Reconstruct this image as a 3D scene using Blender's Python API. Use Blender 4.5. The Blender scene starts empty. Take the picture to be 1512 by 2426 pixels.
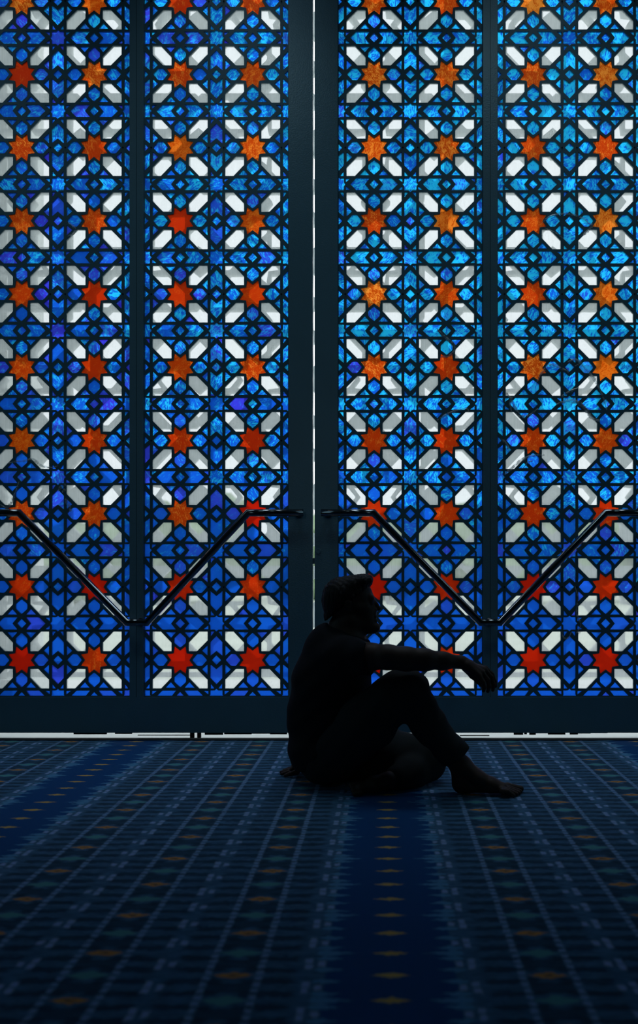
import bpy, bmesh, math, random
import numpy as np
from mathutils import Vector, Matrix

random.seed(7)
np.random.seed(7)
scene = bpy.context.scene
COL = scene.collection

# ------------------------------------------------------------------ camera, world, lights, exposure
F = 2205.0            # focal length in pixels of the 1512 px wide frame
PX, PY = 907.0, 1368.0  # principal point
CH = 0.80             # camera height
YD = 4.62             # plane of the doors
cam_d = bpy.data.cameras.new('camera')
cam = bpy.data.objects.new('camera', cam_d)
COL.objects.link(cam)
cam.location = (0, 0, CH)
cam.rotation_euler = (math.pi / 2, 0, 0)
cam_d.sensor_fit = 'HORIZONTAL'
cam_d.sensor_width = 24.0
cam_d.lens = 35.0
cam_d.shift_x = (756 - PX) / 1512
cam_d.shift_y = (PY - 1213) / 1512
cam_d.clip_end = 300
cam_d.dof.use_dof = True
cam_d.dof.focus_distance = 4.05
cam_d.dof.aperture_fstop = 2.4
scene.camera = cam

scene.view_settings.view_transform = 'Standard'
scene.view_settings.look = 'None'
scene.view_settings.gamma = 1.0
scene.view_settings.use_curve_mapping = False
scene.view_settings.exposure = 0.0
scene.cycles.use_denoising = True
scene.cycles.max_bounces = 8
scene.cycles.transparent_max_bounces = 16
scene.cycles.sample_clamp_indirect = 4.0

world = bpy.data.worlds.new('overcast_sky')
scene.world = world
world.use_nodes = True
wn = world.node_tree.nodes
bg = wn['Background']
bg.inputs['Color'].default_value = (0.735, 0.795, 0.825, 1)
bg.inputs['Strength'].default_value = 2.25


def area_light(name, loc, rot, sx, sy, energy, color):
    d = bpy.data.lights.new(name, 'AREA')
    d.shape = 'RECTANGLE'
    d.size, d.size_y = sx, sy
    d.energy = energy
    d.color = color
    o = bpy.data.objects.new(name, d)
    o.location = loc
    o.rotation_euler = rot
    COL.objects.link(o)
    return o


# weak unseen fill lamps added at the side walls to lift the interior
area_light('side_fill', (-5.7, 3.6, 2.8), (0, math.radians(-90), 0), 3.0, 1.4, 6.5, (0.42, 0.80, 1.0))
area_light('side_fill', (5.7, 3.6, 2.8), (0, math.radians(90), 0), 3.0, 1.4, 6.5, (0.42, 0.80, 1.0))
# unseen lamp added at the back wall for a glow on the left stile
area_light('back_fill', (-1.42, -6.95, 2.45), (math.radians(90), 0, 0), 0.36, 2.0, 5.0, (0.60, 0.90, 1.0))


# dim cool fill spots added out of view: one row for doors, one for carpet
def fill_spot(x, y, target, energy, angle, color):
    d = bpy.data.lights.new('fill_spot', 'SPOT')
    d.energy = energy
    d.color = color
    d.spot_size = math.radians(angle)
    d.spot_blend = 1.0
    d.shadow_soft_size = 0.30
    o = bpy.data.objects.new('fill_spot', d)
    o.location = (x, y, 4.55)
    o.rotation_euler = (Vector(target) - Vector(o.location)).to_track_quat('-Z', 'Y').to_euler()
    COL.objects.link(o)


for sx_ in (-2.4, -0.9, 0.6, 2.1):
    fill_spot(sx_, 2.5, (sx_, 4.62, 1.9), 10.0, 78, (0.50, 0.86, 1.0))
for sx_ in (-2.2, -0.7, 0.8, 2.3):
    fill_spot(sx_, 4.3, (sx_, 4.25, 0.0), 33.0, 62, (0.72, 0.86, 1.0))


def at(x, y, Y):
    return Vector(((x - PX) * Y / F, Y, CH - (y - PY) * Y / F))


# ------------------------------------------------------------------ helpers
def tag(o, label=None, cat=None, group=None, kind=None):
    if label: o['label'] = label
    if cat: o['category'] = cat
    if group: o['group'] = group
    if kind: o['kind'] = kind
    return o


def empty(name, loc=(0, 0, 0)):
    o = bpy.data.objects.new(name, None)
    o.location = loc
    o.empty_display_size = 0.1
    COL.objects.link(o)
    return o


def link_mesh(name, me, mat=None, parent=None):
    o = bpy.data.objects.new(name, me)
    COL.objects.link(o)
    if mat is not None:
        me.materials.append(mat)
    if parent is not None:
        o.parent = parent
        # all roots are placed before children; children are built in world coordinates
        o.matrix_parent_inverse = Matrix.Translation(-world_loc(parent))
    return o


def world_loc(o):
    v = Vector(o.location)
    p = o.parent
    if p is not None:
        # children meshes carry world coordinates and an inverse that cancels the parents
        return Vector((0, 0, 0)) + (world_loc(p) + o.matrix_parent_inverse.translation + v)
    return v


def bm_box(bm, x0, x1, y0, y1, z0, z1):
    vs = [bm.verts.new(p) for p in ((x0, y0, z0), (x1, y0, z0), (x1, y1, z0), (x0, y1, z0),
                                    (x0, y0, z1), (x1, y0, z1), (x1, y1, z1), (x0, y1, z1))]
    for f in ((3, 2, 1, 0), (4, 5, 6, 7), (0, 1, 5, 4), (1, 2, 6, 5), (2, 3, 7, 6), (3, 0, 4, 7)):
        bm.faces.new([vs[i] for i in f])


def bm_finish(name, bm, mat, parent=None, bevel=0.0, smooth=False):
    if bevel > 0:
        bmesh.ops.bevel(bm, geom=list(bm.edges), offset=bevel, segments=2, affect='EDGES', profile=0.7)
    me = bpy.data.meshes.new(name)
    bm.to_mesh(me)
    bm.free()
    if smooth:
        me.polygons.foreach_set('use_smooth', [True] * len(me.polygons))
    return link_mesh(name, me, mat, parent)


def boxes(name, lst, mat, parent=None, bevel=0.0):
    bm = bmesh.new()
    for b in lst:
        bm_box(bm, *b)
    return bm_finish(name, bm, mat, parent, bevel)


def sweep(bm, pts, radius, seg=20, caps=True):
    """Tube along a polyline with mitred joints."""
    pts = [Vector(p) for p in pts]
    n = len(pts)
    rings = []
    for i, p in enumerate(pts):
        d0 = (pts[i] - pts[i - 1]).normalized() if i > 0 else (pts[1] - pts[0]).normalized()
        d1 = (pts[i + 1] - pts[i]).normalized() if i < n - 1 else d0
        t = (d0 + d1).normalized()
        up = Vector((0, 1, 0)) if abs(t.y) < 0.9 else Vector((1, 0, 0))
        side = t.cross(up).normalized()
        up = side.cross(t).normalized()
        k = 1.0 / max(0.3, math.cos(d0.angle(d1) / 2)) if d0.angle(d1) > 1e-4 else 1.0
        r = radius[i] if isinstance(radius, (list, tuple)) else radius
        rings.append([bm.verts.new(p + side * (r * k * math.cos(a)) + up * (r * math.sin(a)))
                      for a in (2 * math.pi * j / seg for j in range(seg))])
    for a, b in zip(rings, rings[1:]):
        for j in range(seg):
            bm.faces.new((a[j], a[(j + 1) % seg], b[(j + 1) % seg], b[j]))
    if caps:
        bm.faces.new(list(reversed(rings[0])))
        bm.faces.new(rings[-1])


# ------------------------------------------------------------------ materials
def new_mat(name):
    m = bpy.data.materials.new(name)
    m.use_nodes = True
    nt = m.node_tree
    for n in list(nt.nodes):
        nt.nodes.remove(n)
    out = nt.nodes.new('ShaderNodeOutputMaterial')
    return m, nt, out


class NB:
    """Tiny node-building helper."""
    def __init__(self, nt):
        self.nt = nt

    def link(self, a, b):
        self.nt.links.new(a, b)

    def node(self, t, **kw):
        n = self.nt.nodes.new(t)
        for k, v in kw.items():
            setattr(n, k, v)
        return n

    def put(self, sock, v):
        if hasattr(v, 'is_linked'):
            self.link(v, sock)
        else:
            sock.default_value = v

    def m(self, op, a, b=0.0, c=0.0, clamp=False):
        n = self.node('ShaderNodeMath', operation=op)
        n.use_clamp = clamp
        self.put(n.inputs[0], a)
        self.put(n.inputs[1], b)
        self.put(n.inputs[2], c)
        return n.outputs[0]

    def mixc(self, f, a, b):
        n = self.node('ShaderNodeMix', data_type='RGBA')
        self.put(n.inputs[0], f)
        self.put(n.inputs[6], a if hasattr(a, 'is_linked') else (*a, 1))
        self.put(n.inputs[7], b if hasattr(b, 'is_linked') else (*b, 1))
        return n.outputs[2]

    def step(self, v, lo, hi):
        n = self.node('ShaderNodeMapRange', interpolation_type='SMOOTHSTEP')
        self.put(n.inputs['Value'], v)
        n.inputs['From Min'].default_value = lo
        n.inputs['From Max'].default_value = hi
        return n.outputs['Result']

    def xyz(self, x, y, z):
        n = self.node('ShaderNodeCombineXYZ')
        self.put(n.inputs[0], x); self.put(n.inputs[1], y); self.put(n.inputs[2], z)
        return n.outputs[0]

    def sep(self, v):
        n = self.node('ShaderNodeSeparateXYZ')
        self.link(v, n.inputs[0])
        return n.outputs

    def noise(self, vec, scale=1.0, detail=2.0, rough=0.5, dist=0.0):
        n = self.node('ShaderNodeTexNoise')
        self.link(vec, n.inputs['Vector'])
        n.inputs['Scale'].default_value = scale
        n.inputs['Detail'].default_value = detail
        n.inputs['Roughness'].default_value = rough
        n.inputs['Distortion'].default_value = dist
        return n.outputs['Fac']


def principled(name, color, rough=0.5, metal=0.0, spec=0.5, bump=None, vary=0.0, vscale=8.0, sheen=0.0, coat=0.0):
    m, nt, out = new_mat(name)
    b = NB(nt)
    p = b.node('ShaderNodeBsdfPrincipled')
    p.inputs['Roughness'].default_value = rough
    p.inputs['Metallic'].default_value = metal
    p.inputs['Specular IOR Level'].default_value = spec
    p.inputs['Sheen Weight'].default_value = sheen
    p.inputs['Coat Weight'].default_value = coat
    tc = b.node('ShaderNodeNewGeometry').outputs['Position']
    if vary > 0:
        n = b.noise(tc, vscale, 4.0)
        lo = tuple(c * (1 - vary) for c in color)
        hi = tuple(min(1, c * (1 + vary)) for c in color)
        b.link(b.mixc(n, lo, hi), p.inputs['Base Color'])
    else:
        p.inputs['Base Color'].default_value = (*color, 1)
    if bump:
        bn = b.node('ShaderNodeBump')
        bn.inputs['Strength'].default_value = bump[0]
        bn.inputs['Distance'].default_value = 0.002
        b.link(b.noise(tc, bump[1], 3.0), bn.inputs['Height'])
        b.link(bn.outputs[0], p.inputs['Normal'])
    b.link(p.outputs[0], out.inputs[0])
    return m


M_FRAME = principled('painted_steel', (0.13, 0.25, 0.31), 0.27, 0.0, 0.5, bump=(0.30, 160.0), vary=0.12, vscale=5.0)
M_LATTICE = principled('lattice_paint', (0.07, 0.17, 0.22), 0.5, 0.0, 0.4)
M_STEEL = principled('polished_steel', (0.20, 0.21, 0.22), 0.10, 1.0)
M_SILL = principled('threshold_metal', (0.05, 0.06, 0.065), 0.75, 0.0, 0.08, vary=0.2, vscale=6)
M_SWEEP = principled('rubber_sweep', (0.012, 0.012, 0.014), 0.8)
M_WALL = principled('hall_plaster', (0.30, 0.34, 0.36), 0.85, vary=0.06, vscale=2.0)
M_SCREEN_BASE = (0.86, 0.88, 0.88)
M_TERRACE = principled('pale_terrace', (0.90, 0.90, 0.88), 0.7, vary=0.05, vscale=3.0)
M_PILLAR = principled('pale_stone', (0.82, 0.85, 0.84), 0.8, vary=0.08, vscale=7.0)
M_LAWN = principled('lawn', (0.66, 0.71, 0.60), 0.9, vary=0.35, vscale=0.8)
M_LEAF = principled('tree_foliage', (0.26, 0.36, 0.22), 0.9, vary=0.5, vscale=2.5)
M_BARK = principled('tree_bark', (0.22, 0.17, 0.13), 0.9)
M_SKIN = principled('skin', (0.058, 0.034, 0.025), 0.55, spec=0.35, vary=0.1, vscale=40)
M_HAIR = principled('black_hair', (0.006, 0.005, 0.005), 0.55, spec=0.3, bump=(0.8, 260.0))
M_SHIRT = principled('black_cotton', (0.018, 0.020, 0.024), 0.9, spec=0.1, bump=(0.3, 60.0))
M_TROUSERS = principled('dark_trouser_cloth', (0.030, 0.036, 0.038), 0.85, spec=0.15, bump=(0.3, 50.0))
M_NAIL = principled('nail', (0.16, 0.10, 0.08), 0.35)


def glass_material(name, star=False):
    m, nt, out = new_mat(name)
    b = NB(nt)
    pos = b.sep(b.node('ShaderNodeNewGeometry').outputs['Position'])
    if star:
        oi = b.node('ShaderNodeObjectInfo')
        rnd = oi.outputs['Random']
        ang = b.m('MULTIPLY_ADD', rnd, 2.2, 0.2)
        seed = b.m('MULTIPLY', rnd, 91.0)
        at_ = b.node('ShaderNodeAttribute', attribute_type='OBJECT', attribute_name='refraction_streaks')
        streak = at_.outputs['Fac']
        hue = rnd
    else:
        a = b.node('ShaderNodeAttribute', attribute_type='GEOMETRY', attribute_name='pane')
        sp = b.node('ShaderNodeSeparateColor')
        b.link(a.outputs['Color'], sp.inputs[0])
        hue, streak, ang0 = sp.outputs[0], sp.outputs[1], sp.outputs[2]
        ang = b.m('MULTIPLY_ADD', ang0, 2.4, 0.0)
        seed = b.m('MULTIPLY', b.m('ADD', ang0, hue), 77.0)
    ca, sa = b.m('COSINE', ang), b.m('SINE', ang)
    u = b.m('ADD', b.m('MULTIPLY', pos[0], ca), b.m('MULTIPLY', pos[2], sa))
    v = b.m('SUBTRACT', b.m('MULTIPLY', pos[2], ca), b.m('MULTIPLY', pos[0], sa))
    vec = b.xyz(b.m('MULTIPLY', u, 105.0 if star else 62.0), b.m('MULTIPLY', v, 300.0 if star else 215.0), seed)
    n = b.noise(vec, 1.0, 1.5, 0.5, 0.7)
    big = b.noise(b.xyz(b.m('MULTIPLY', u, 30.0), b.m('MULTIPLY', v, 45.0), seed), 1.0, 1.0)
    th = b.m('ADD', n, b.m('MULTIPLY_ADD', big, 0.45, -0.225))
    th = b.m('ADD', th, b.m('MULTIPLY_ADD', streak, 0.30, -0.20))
    mask = b.m('MULTIPLY', b.step(th, 0.485, 0.555), b.m('MINIMUM', b.m('MULTIPLY', streak, 1.6), 1.0))  # streaks of refracted sky, painted into the glass colour
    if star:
        base = b.mixc(streak, (0.50, 0.010, 0.002), (0.50, 0.070, 0.001))  # weaker light behind low stars painted as redder glass
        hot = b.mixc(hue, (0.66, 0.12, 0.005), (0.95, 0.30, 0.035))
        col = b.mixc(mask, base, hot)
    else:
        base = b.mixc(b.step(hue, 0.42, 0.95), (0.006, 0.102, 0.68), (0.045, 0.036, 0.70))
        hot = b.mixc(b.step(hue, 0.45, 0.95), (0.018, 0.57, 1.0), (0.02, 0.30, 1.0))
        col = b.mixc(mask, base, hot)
    tl = b.node('ShaderNodeBsdfTranslucent')
    tr = b.node('ShaderNodeBsdfTransparent')
    gl = b.node('ShaderNodeBsdfGlossy')
    gl.inputs['Roughness'].default_value = 0.55
    gm = b.node('ShaderNodeGamma')          # each pane is crossed through two faces
    gm.inputs['Gamma'].default_value = 0.5
    b.link(col, gm.inputs['Color'])
    b.link(gm.outputs[0], tl.inputs['Color'])
    b.link(gm.outputs[0], tr.inputs['Color'])
    mx = b.node('ShaderNodeMixShader')
    mx.inputs[0].default_value = 0.60
    b.link(tl.outputs[0], mx.inputs[1]); b.link(tr.outputs[0], mx.inputs[2])
    m2 = b.node('ShaderNodeMixShader')
    m2.inputs[0].default_value = 0.02
    b.link(mx.outputs[0], m2.inputs[1]); b.link(gl.outputs[0], m2.inputs[2])
    b.link(m2.outputs[0], out.inputs[0])
    return m


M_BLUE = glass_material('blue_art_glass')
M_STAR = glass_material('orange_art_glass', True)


def clear_material(name, haze, tint=(0.98, 1.0, 1.0)):
    m, nt, out = new_mat(name)
    b = NB(nt)
    tl = b.node('ShaderNodeBsdfTranslucent')
    tl.inputs['Color'].default_value = (0.86, 0.86, 0.855, 1)
    tr = b.node('ShaderNodeBsdfTransparent')
    tr.inputs['Color'].default_value = (*tint, 1)
    pos = b.node('ShaderNodeNewGeometry').outputs['Position']
    mp = b.node('ShaderNodeMapping')
    mp.inputs['Scale'].default_value = (160, 1, 9)
    b.link(pos, mp.inputs[0])
    n = b.noise(mp.outputs[0], 1.0, 2.0)
    mx = b.node('ShaderNodeMixShader')
    b.link(b.m('MULTIPLY_ADD', n, 0.12, haze - 0.06), mx.inputs[0])
    b.link(tr.outputs[0], mx.inputs[1]); b.link(tl.outputs[0], mx.inputs[2])
    b.link(mx.outputs[0], out.inputs[0])
    return m


M_CLEAR = clear_material('clear_glass', 0.27, (0.81, 0.815, 0.82))


def screen_material():
    m, nt, out = new_mat('white_composite_screen')
    b = NB(nt)
    d = b.node('ShaderNodeBsdfDiffuse'); d.inputs[0].default_value = (*M_SCREEN_BASE, 1)
    t = b.node('ShaderNodeBsdfTranslucent'); t.inputs[0].default_value = (0.90, 0.93, 0.94, 1)
    mx = b.node('ShaderNodeMixShader'); mx.inputs[0].default_value = 0.5
    b.link(d.outputs[0], mx.inputs[1]); b.link(t.outputs[0], mx.inputs[2])
    b.link(mx.outputs[0], out.inputs[0])
    return m


M_SCREEN = screen_material()


def film_material():
    m, nt, out = new_mat('plastic_film')
    b = NB(nt)
    t = b.node('ShaderNodeBsdfTransparent')
    t.inputs[0].default_value = (0.9, 0.93, 0.95, 1)
    d = b.node('ShaderNodeBsdfDiffuse'); d.inputs[0].default_value = (0.92, 0.92, 0.90, 1)
    g = b.node('ShaderNodeBsdfGlossy'); g.inputs['Roughness'].default_value = 0.25
    tl = b.node('ShaderNodeBsdfTranslucent'); tl.inputs[0].default_value = (0.92, 0.92, 0.90, 1)
    m0 = b.node('ShaderNodeMixShader'); m0.inputs[0].default_value = 0.6
    b.link(d.outputs[0], m0.inputs[1]); b.link(tl.outputs[0], m0.inputs[2])
    mx = b.node('ShaderNodeMixShader'); mx.inputs[0].default_value = 0.2
    b.link(m0.outputs[0], mx.inputs[1]); b.link(g.outputs[0], mx.inputs[2])
    m2 = b.node('ShaderNodeMixShader')
    n = b.noise(b.node('ShaderNodeNewGeometry').outputs['Position'], 90.0, 3.0)
    b.link(b.m('MULTIPLY', b.step(n, 0.30, 0.62), 0.62), m2.inputs[0])
    b.link(t.outputs[0], m2.inputs[1]); b.link(mx.outputs[0], m2.inputs[2])
    b.link(m2.outputs[0], out.inputs[0])
    return m


M_FILM = film_material()


def carpet_material():
    m, nt, out = new_mat('prayer_carpet')
    b = NB(nt)
    g = b.node('ShaderNodeNewGeometry').outputs['Position']
    wob = b.noise(g, 45.0, 2.0)
    wob2 = b.noise(g, 60.0, 2.0)
    p = b.sep(g)
    x = b.m('ADD', p[0], b.m('MULTIPLY_ADD', wob, 0.010, -0.005))
    y = b.m('ADD', p[1], b.m('MULTIPLY_ADD', wob2, 0.022, -0.011))
    T = 0.111
    # fold the pattern across the row stripes (period 1.217 m, mirror symmetric)
    sx = b.m('SUBTRACT', x, 0.016)
    fx = b.m('PINGPONG', sx, 1.217 / 2)           # 0 at a stripe, 0.6085 half way between
    yy = b.m('SUBTRACT', y, 2.315)
    v1 = b.m('PINGPONG', yy, T / 2)                # distance to nearest motif row (0..T/2)
    v2 = b.m('PINGPONG', yy, T)                    # 0 at orange rows, T at green rows
    v4 = b.m('PINGPONG', yy, T / 4)                # fine rows

    def near(val, c, w, soft=0.4):
        d = b.m('ABSOLUTE', b.m('SUBTRACT', val, c))
        return b.m('SUBTRACT', 1.0, b.step(d, w * (1 - soft), w * (1 + soft)))

    def lens(dx, dy, wx, wy, lo=0.75, hi=1.1):
        s = b.m('ADD', b.m('DIVIDE', b.m('ABSOLUTE', dx), wx), b.m('DIVIDE', b.m('ABSOLUTE', dy), wy))
        return b.m('SUBTRACT', 1.0, b.step(s, lo, hi))

    # ---- field ground: dark brick cells between paler dashes
    field = (0.036, 0.098, 0.175)
    dash = (0.055, 0.150, 0.270)
    dark = (0.012, 0.036, 0.062)
    n = b.noise(b.xyz(b.m('MULTIPLY', x, 22.0), b.m('MULTIPLY', y, 90.0), 0.0), 1.0, 3.0)
    col = b.mixc(b.step(n, 0.35, 0.65), field, dash)
    cell = b.m('PINGPONG', b.m('SUBTRACT', fx, 0.171), 0.1458 / 2)     # between line columns and dot columns
    wav = b.noise(b.xyz(b.m('MULTIPLY', p[0], 16.0), b.m('MULTIPLY', p[1], 60.0), 3.0), 1.0, 3.0, 0.6)
    v4w = b.m('ADD', v4, b.m('MULTIPLY_ADD', wav, 0.026, -0.013))
    cw = b.m('ADD', cell, b.m('MULTIPLY_ADD', wav, 0.03, -0.015))
    bricks = b.m('MULTIPLY', b.step(v4w, 0.010, 0.019), b.step(cw, 0.008, 0.030))
    bx = b.m('MULTIPLY', bricks, b.m('MULTIPLY_ADD', wav, 0.9, 0.35))
    col = b.mixc(bx, col, dark)
    # ---- line columns with orange / green motifs (centres at .317 and .608 in folded x)
    lineCol = None
    pale = (0.17, 0.30, 0.50)
    for cx, ph in ((0.317, 0.0), (0.6085, T)):
        for e in (-0.052, 0.052):
            if cx + e > 0.6085:
                continue
            ln = b.m('MULTIPLY', near(fx, cx + e, 0.0075), b.step(b.m('PINGPONG', yy, T / 8), 0.002, 0.006))
            lineCol = ln if lineCol is None else b.m('MAXIMUM', lineCol, ln)
    col = b.mixc(b.m('MULTIPLY', lineCol, 0.8), col, pale)
    d1 = b.m('SUBTRACT', fx, 0.317)
    d2 = b.m('SUBTRACT', fx, 0.6085)
    v2b = b.m('SUBTRACT', T, v2)
    org = b.m('MAXIMUM', lens(d1, v2, 0.044, 0.017), lens(d2, v2b, 0.044, 0.017))
    org_in = b.m('MAXIMUM', lens(d1, v2, 0.016, 0.006), lens(d2, v2b, 0.016, 0.006))
    inside = b.m('MAXIMUM', near(fx, 0.317, 0.044, 0.1), near(fx, 0.6085, 0.044, 0.1))
    col = b.mixc(b.m('MULTIPLY', inside, b.m('MULTIPLY', b.step(v1, 0.030, 0.036), 0.7)), col, dark)
    col = b.mixc(org, col, (0.50, 0.23, 0.06))
    col = b.mixc(org_in, col, (0.16, 0.10, 0.06))
    grn = b.m('MAXIMUM', lens(d1, v2b, 0.056, 0.026, 0.6, 1.0), lens(d2, v2, 0.056, 0.026, 0.6, 1.0))
    col = b.mixc(grn, col, (0.075, 0.26, 0.27))
    # ---- columns of paired pale tufts
    dots = None
    for cx in (0.142, 0.168, 0.451, 0.477):
        dd = b.m('MULTIPLY', near(fx, cx, 0.0075), near(v1, T / 2 if cx in (0.142, 0.451) else T / 2 - 0.014, 0.012))
        dots = dd if dots is None else b.m('MAXIMUM', dots, dd)
    col = b.mixc(b.m('MULTIPLY', dots, 0.9), col, (0.22, 0.34, 0.55))
    # ---- plain blue row stripe with spikes and gold diamonds
    spike_long = lens(b.m('SUBTRACT', fx, 0.135), b.m('SUBTRACT', T, v2), 0.074, 0.018, 0.7, 1.0)
    spike_s = lens(b.m('SUBTRACT', fx, 0.135), b.m('PINGPONG', b.m('ADD', yy, T / 4), T / 4), 0.045, 0.014, 0.7, 1.0)
    stripe = b.m('SUBTRACT', 1.0, b.step(fx, 0.128, 0.137))
    col = b.mixc(stripe, col, (0.006, 0.058, 0.185))
    col = b.mixc(b.m('MULTIPLY', b.m('MAXIMUM', spike_long, spike_s), b.m('SUBTRACT', 1.0, b.step(fx, 0.150, 0.160))), col, (0.075, 0.23, 0.40))
    gold = lens(fx, v1, 0.046, 0.015, 0.6, 1.05)
    col = b.mixc(gold, col, (0.52, 0.34, 0.10))
    # ---- pile
    pile = b.noise(g, 700.0, 2.0)
    col = b.mixc(b.step(pile, 0.2, 0.8), b.mixc(0.25, col, (0, 0, 0)), col)
    vm = b.node('ShaderNodeMix', data_type='RGBA', blend_type='MULTIPLY')
    vm.inputs[0].default_value = 1.0
    vm.inputs[7].default_value = (1.9, 1.9, 1.9, 1)
    b.link(col, vm.inputs[6])
    col = vm.outputs[2]
    pr = b.node('ShaderNodeBsdfPrincipled')
    b.link(col, pr.inputs['Base Color'])
    pr.inputs['Roughness'].default_value = 0.95
    pr.inputs['Specular IOR Level'].default_value = 0.08
    pr.inputs['Sheen Weight'].default_value = 0.10
    pr.inputs['Sheen Roughness'].default_value = 0.42
    pr.inputs['Sheen Tint'].default_value = (0.5, 0.75, 1.0, 1)
    bn = b.node('ShaderNodeBump')
    bn.inputs['Strength'].default_value = 0.5
    bn.inputs['Distance'].default_value = 0.003
    b.link(b.m('ADD', pile, b.m('MULTIPLY', n, 1.0)), bn.inputs['Height'])
    b.link(bn.outputs[0], pr.inputs['Normal'])
    b.link(pr.outputs[0], out.inputs[0])
    return m


M_CARPET = carpet_material()

# ------------------------------------------------------------------ the hall
SC = F / YD                      # pixels per metre at the doors


def dx(px): return (px - PX) / SC
def dz(py): return CH - (py - PY) / SC


DOOR_TOP = dz(-170)
CEIL = 4.75
XL, XR, YB = -6.0, 6.0, -7.0
DT = 0.055                        # door leaf thickness
LEAF_L0, LEAF_L1 = dx(-93), dx(741.5)
LEAF_R0, LEAF_R1 = dx(746), dx(1580)

fl = boxes('floor', [(XL, XR, YB, YD - 0.055, -0.06, 0.0)], M_CARPET)
tag(fl, 'dark blue patterned prayer carpet covering the hall floor', 'floor', kind='structure')
w = boxes('wall_front', [(XL, LEAF_L0 - 0.002, YD - 0.03, YD + 0.17, -0.06, CEIL),
                         (LEAF_R1 + 0.002, XR, YD - 0.03, YD + 0.17, -0.06, CEIL),
                         (LEAF_L0 - 0.002, LEAF_R1 + 0.002, YD - 0.03, YD + 0.17, DOOR_TOP + 0.006, CEIL)], M_WALL)
tag(w, 'plaster wall around the pair of stained glass doors', 'wall', kind='structure')
for nm, bx_ in (('wall_left', (XL - 0.2, XL, YB, YD + 0.17, -0.06, CEIL)),
                ('wall_right', (XR, XR + 0.2, YB, YD + 0.17, -0.06, CEIL)),
                ('wall_back', (XL - 0.2, XR + 0.2, YB - 0.2, YB, -0.06, CEIL)),
                ('ceiling', (XL - 0.2, XR + 0.2, YB - 0.2, YD + 0.17, CEIL, CEIL + 0.15))):
    o = boxes(nm, [bx_], M_WALL)
    tag(o, nm.replace('_', ' ') + ' of the dark hall', nm.split('_')[0], kind='structure')

sill = boxes('trim_1', [(LEAF_L0 - 0.002, LEAF_R1 + 0.002, YD - 0.055, YD - 0.008, -0.06, 0.006)], M_SILL, bevel=0.002)
tag(sill, 'dark metal threshold strip under the two doors', 'threshold', kind='structure')

# ------------------------------------------------------------------ stained glass pattern
CELLX, CELLZ = 172.0 / SC, 173.6 / SC
Q = 524.0                         # drawing units per cell


def mir(poly, sx_, sy_):
    q = [(x * sx_, y * sy_) for x, y in poly]
    return q if sx_ * sy_ > 0 else q[::-1]


def tr(poly): return [(y, x) for x, y in poly][::-1]
def mv(poly, ox, oy): return [(x + ox, y + oy) for x, y in poly]


STAR = []
for k in range(8):
    a = math.radians(22.5 + 45 * k)
    STAR.append((105 * math.cos(a), 107 * math.sin(a)))
    a = math.radians(45 + 45 * k)
    r = 67.5
    STAR.append((r * math.cos(a), r * math.sin(a)))
KITE = [(3, 92), (37, 120), (41, 127), (41, 153), (37, 160), (3, 191), (-3, 191), (-37, 160), (-41, 153), (-41, 127), (-37, 120), (-3, 92)]
CLEAR = [(62, 63), (121, 63), (199, 141), (199, 204), (138, 204), (62, 125)]
TRI_H = [(32, 198), (104, 198), (67, 159)]
CHEV = [(42, 32), (42, 127), (0, 170), (-42, 127), (-42, 32), (0, 66)]     # around a mid-strip diamond, +v direction
DIA = [(33, 0), (0, 33), (-33, 0), (0, -33)]
SMALL = [(41, 93), (41, 58), (14, 58)]
sq = 43
CROSS = [(56, 0), (sq, 13), (sq, sq), (13, sq), (0, 56), (-13, sq), (-sq, sq), (-sq, 13),
         (-56, 0), (-sq, -13), (-sq, -sq), (-13, -sq), (0, -56), (13, -sq), (sq, -sq), (sq, -13)]
SGN = ((1, 1), (-1, 1), (-1, -1), (1, -1))


def clip(poly, axis, lim, keep_less):
    outp = []
    n = len(poly)
    ins = lambda p: (p[axis] <= lim + 1e-9) if keep_less else (p[axis] >= lim - 1e-9)
    for i in range(n):
        a, c = poly[i], poly[(i + 1) % n]
        if ins(a):
            outp.append(a)
        if ins(a) != ins(c):
            t = (lim - a[axis]) / (c[axis] - a[axis])
            outp.append((a[0] + t * (c[0] - a[0]), a[1] + t * (c[1] - a[1])))
    return outp


def area(poly):
    return 0.5 * sum(poly[i][0] * poly[(i + 1) % len(poly)][1] - poly[(i + 1) % len(poly)][0] * poly[i][1] for i in range(len(poly)))


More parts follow.
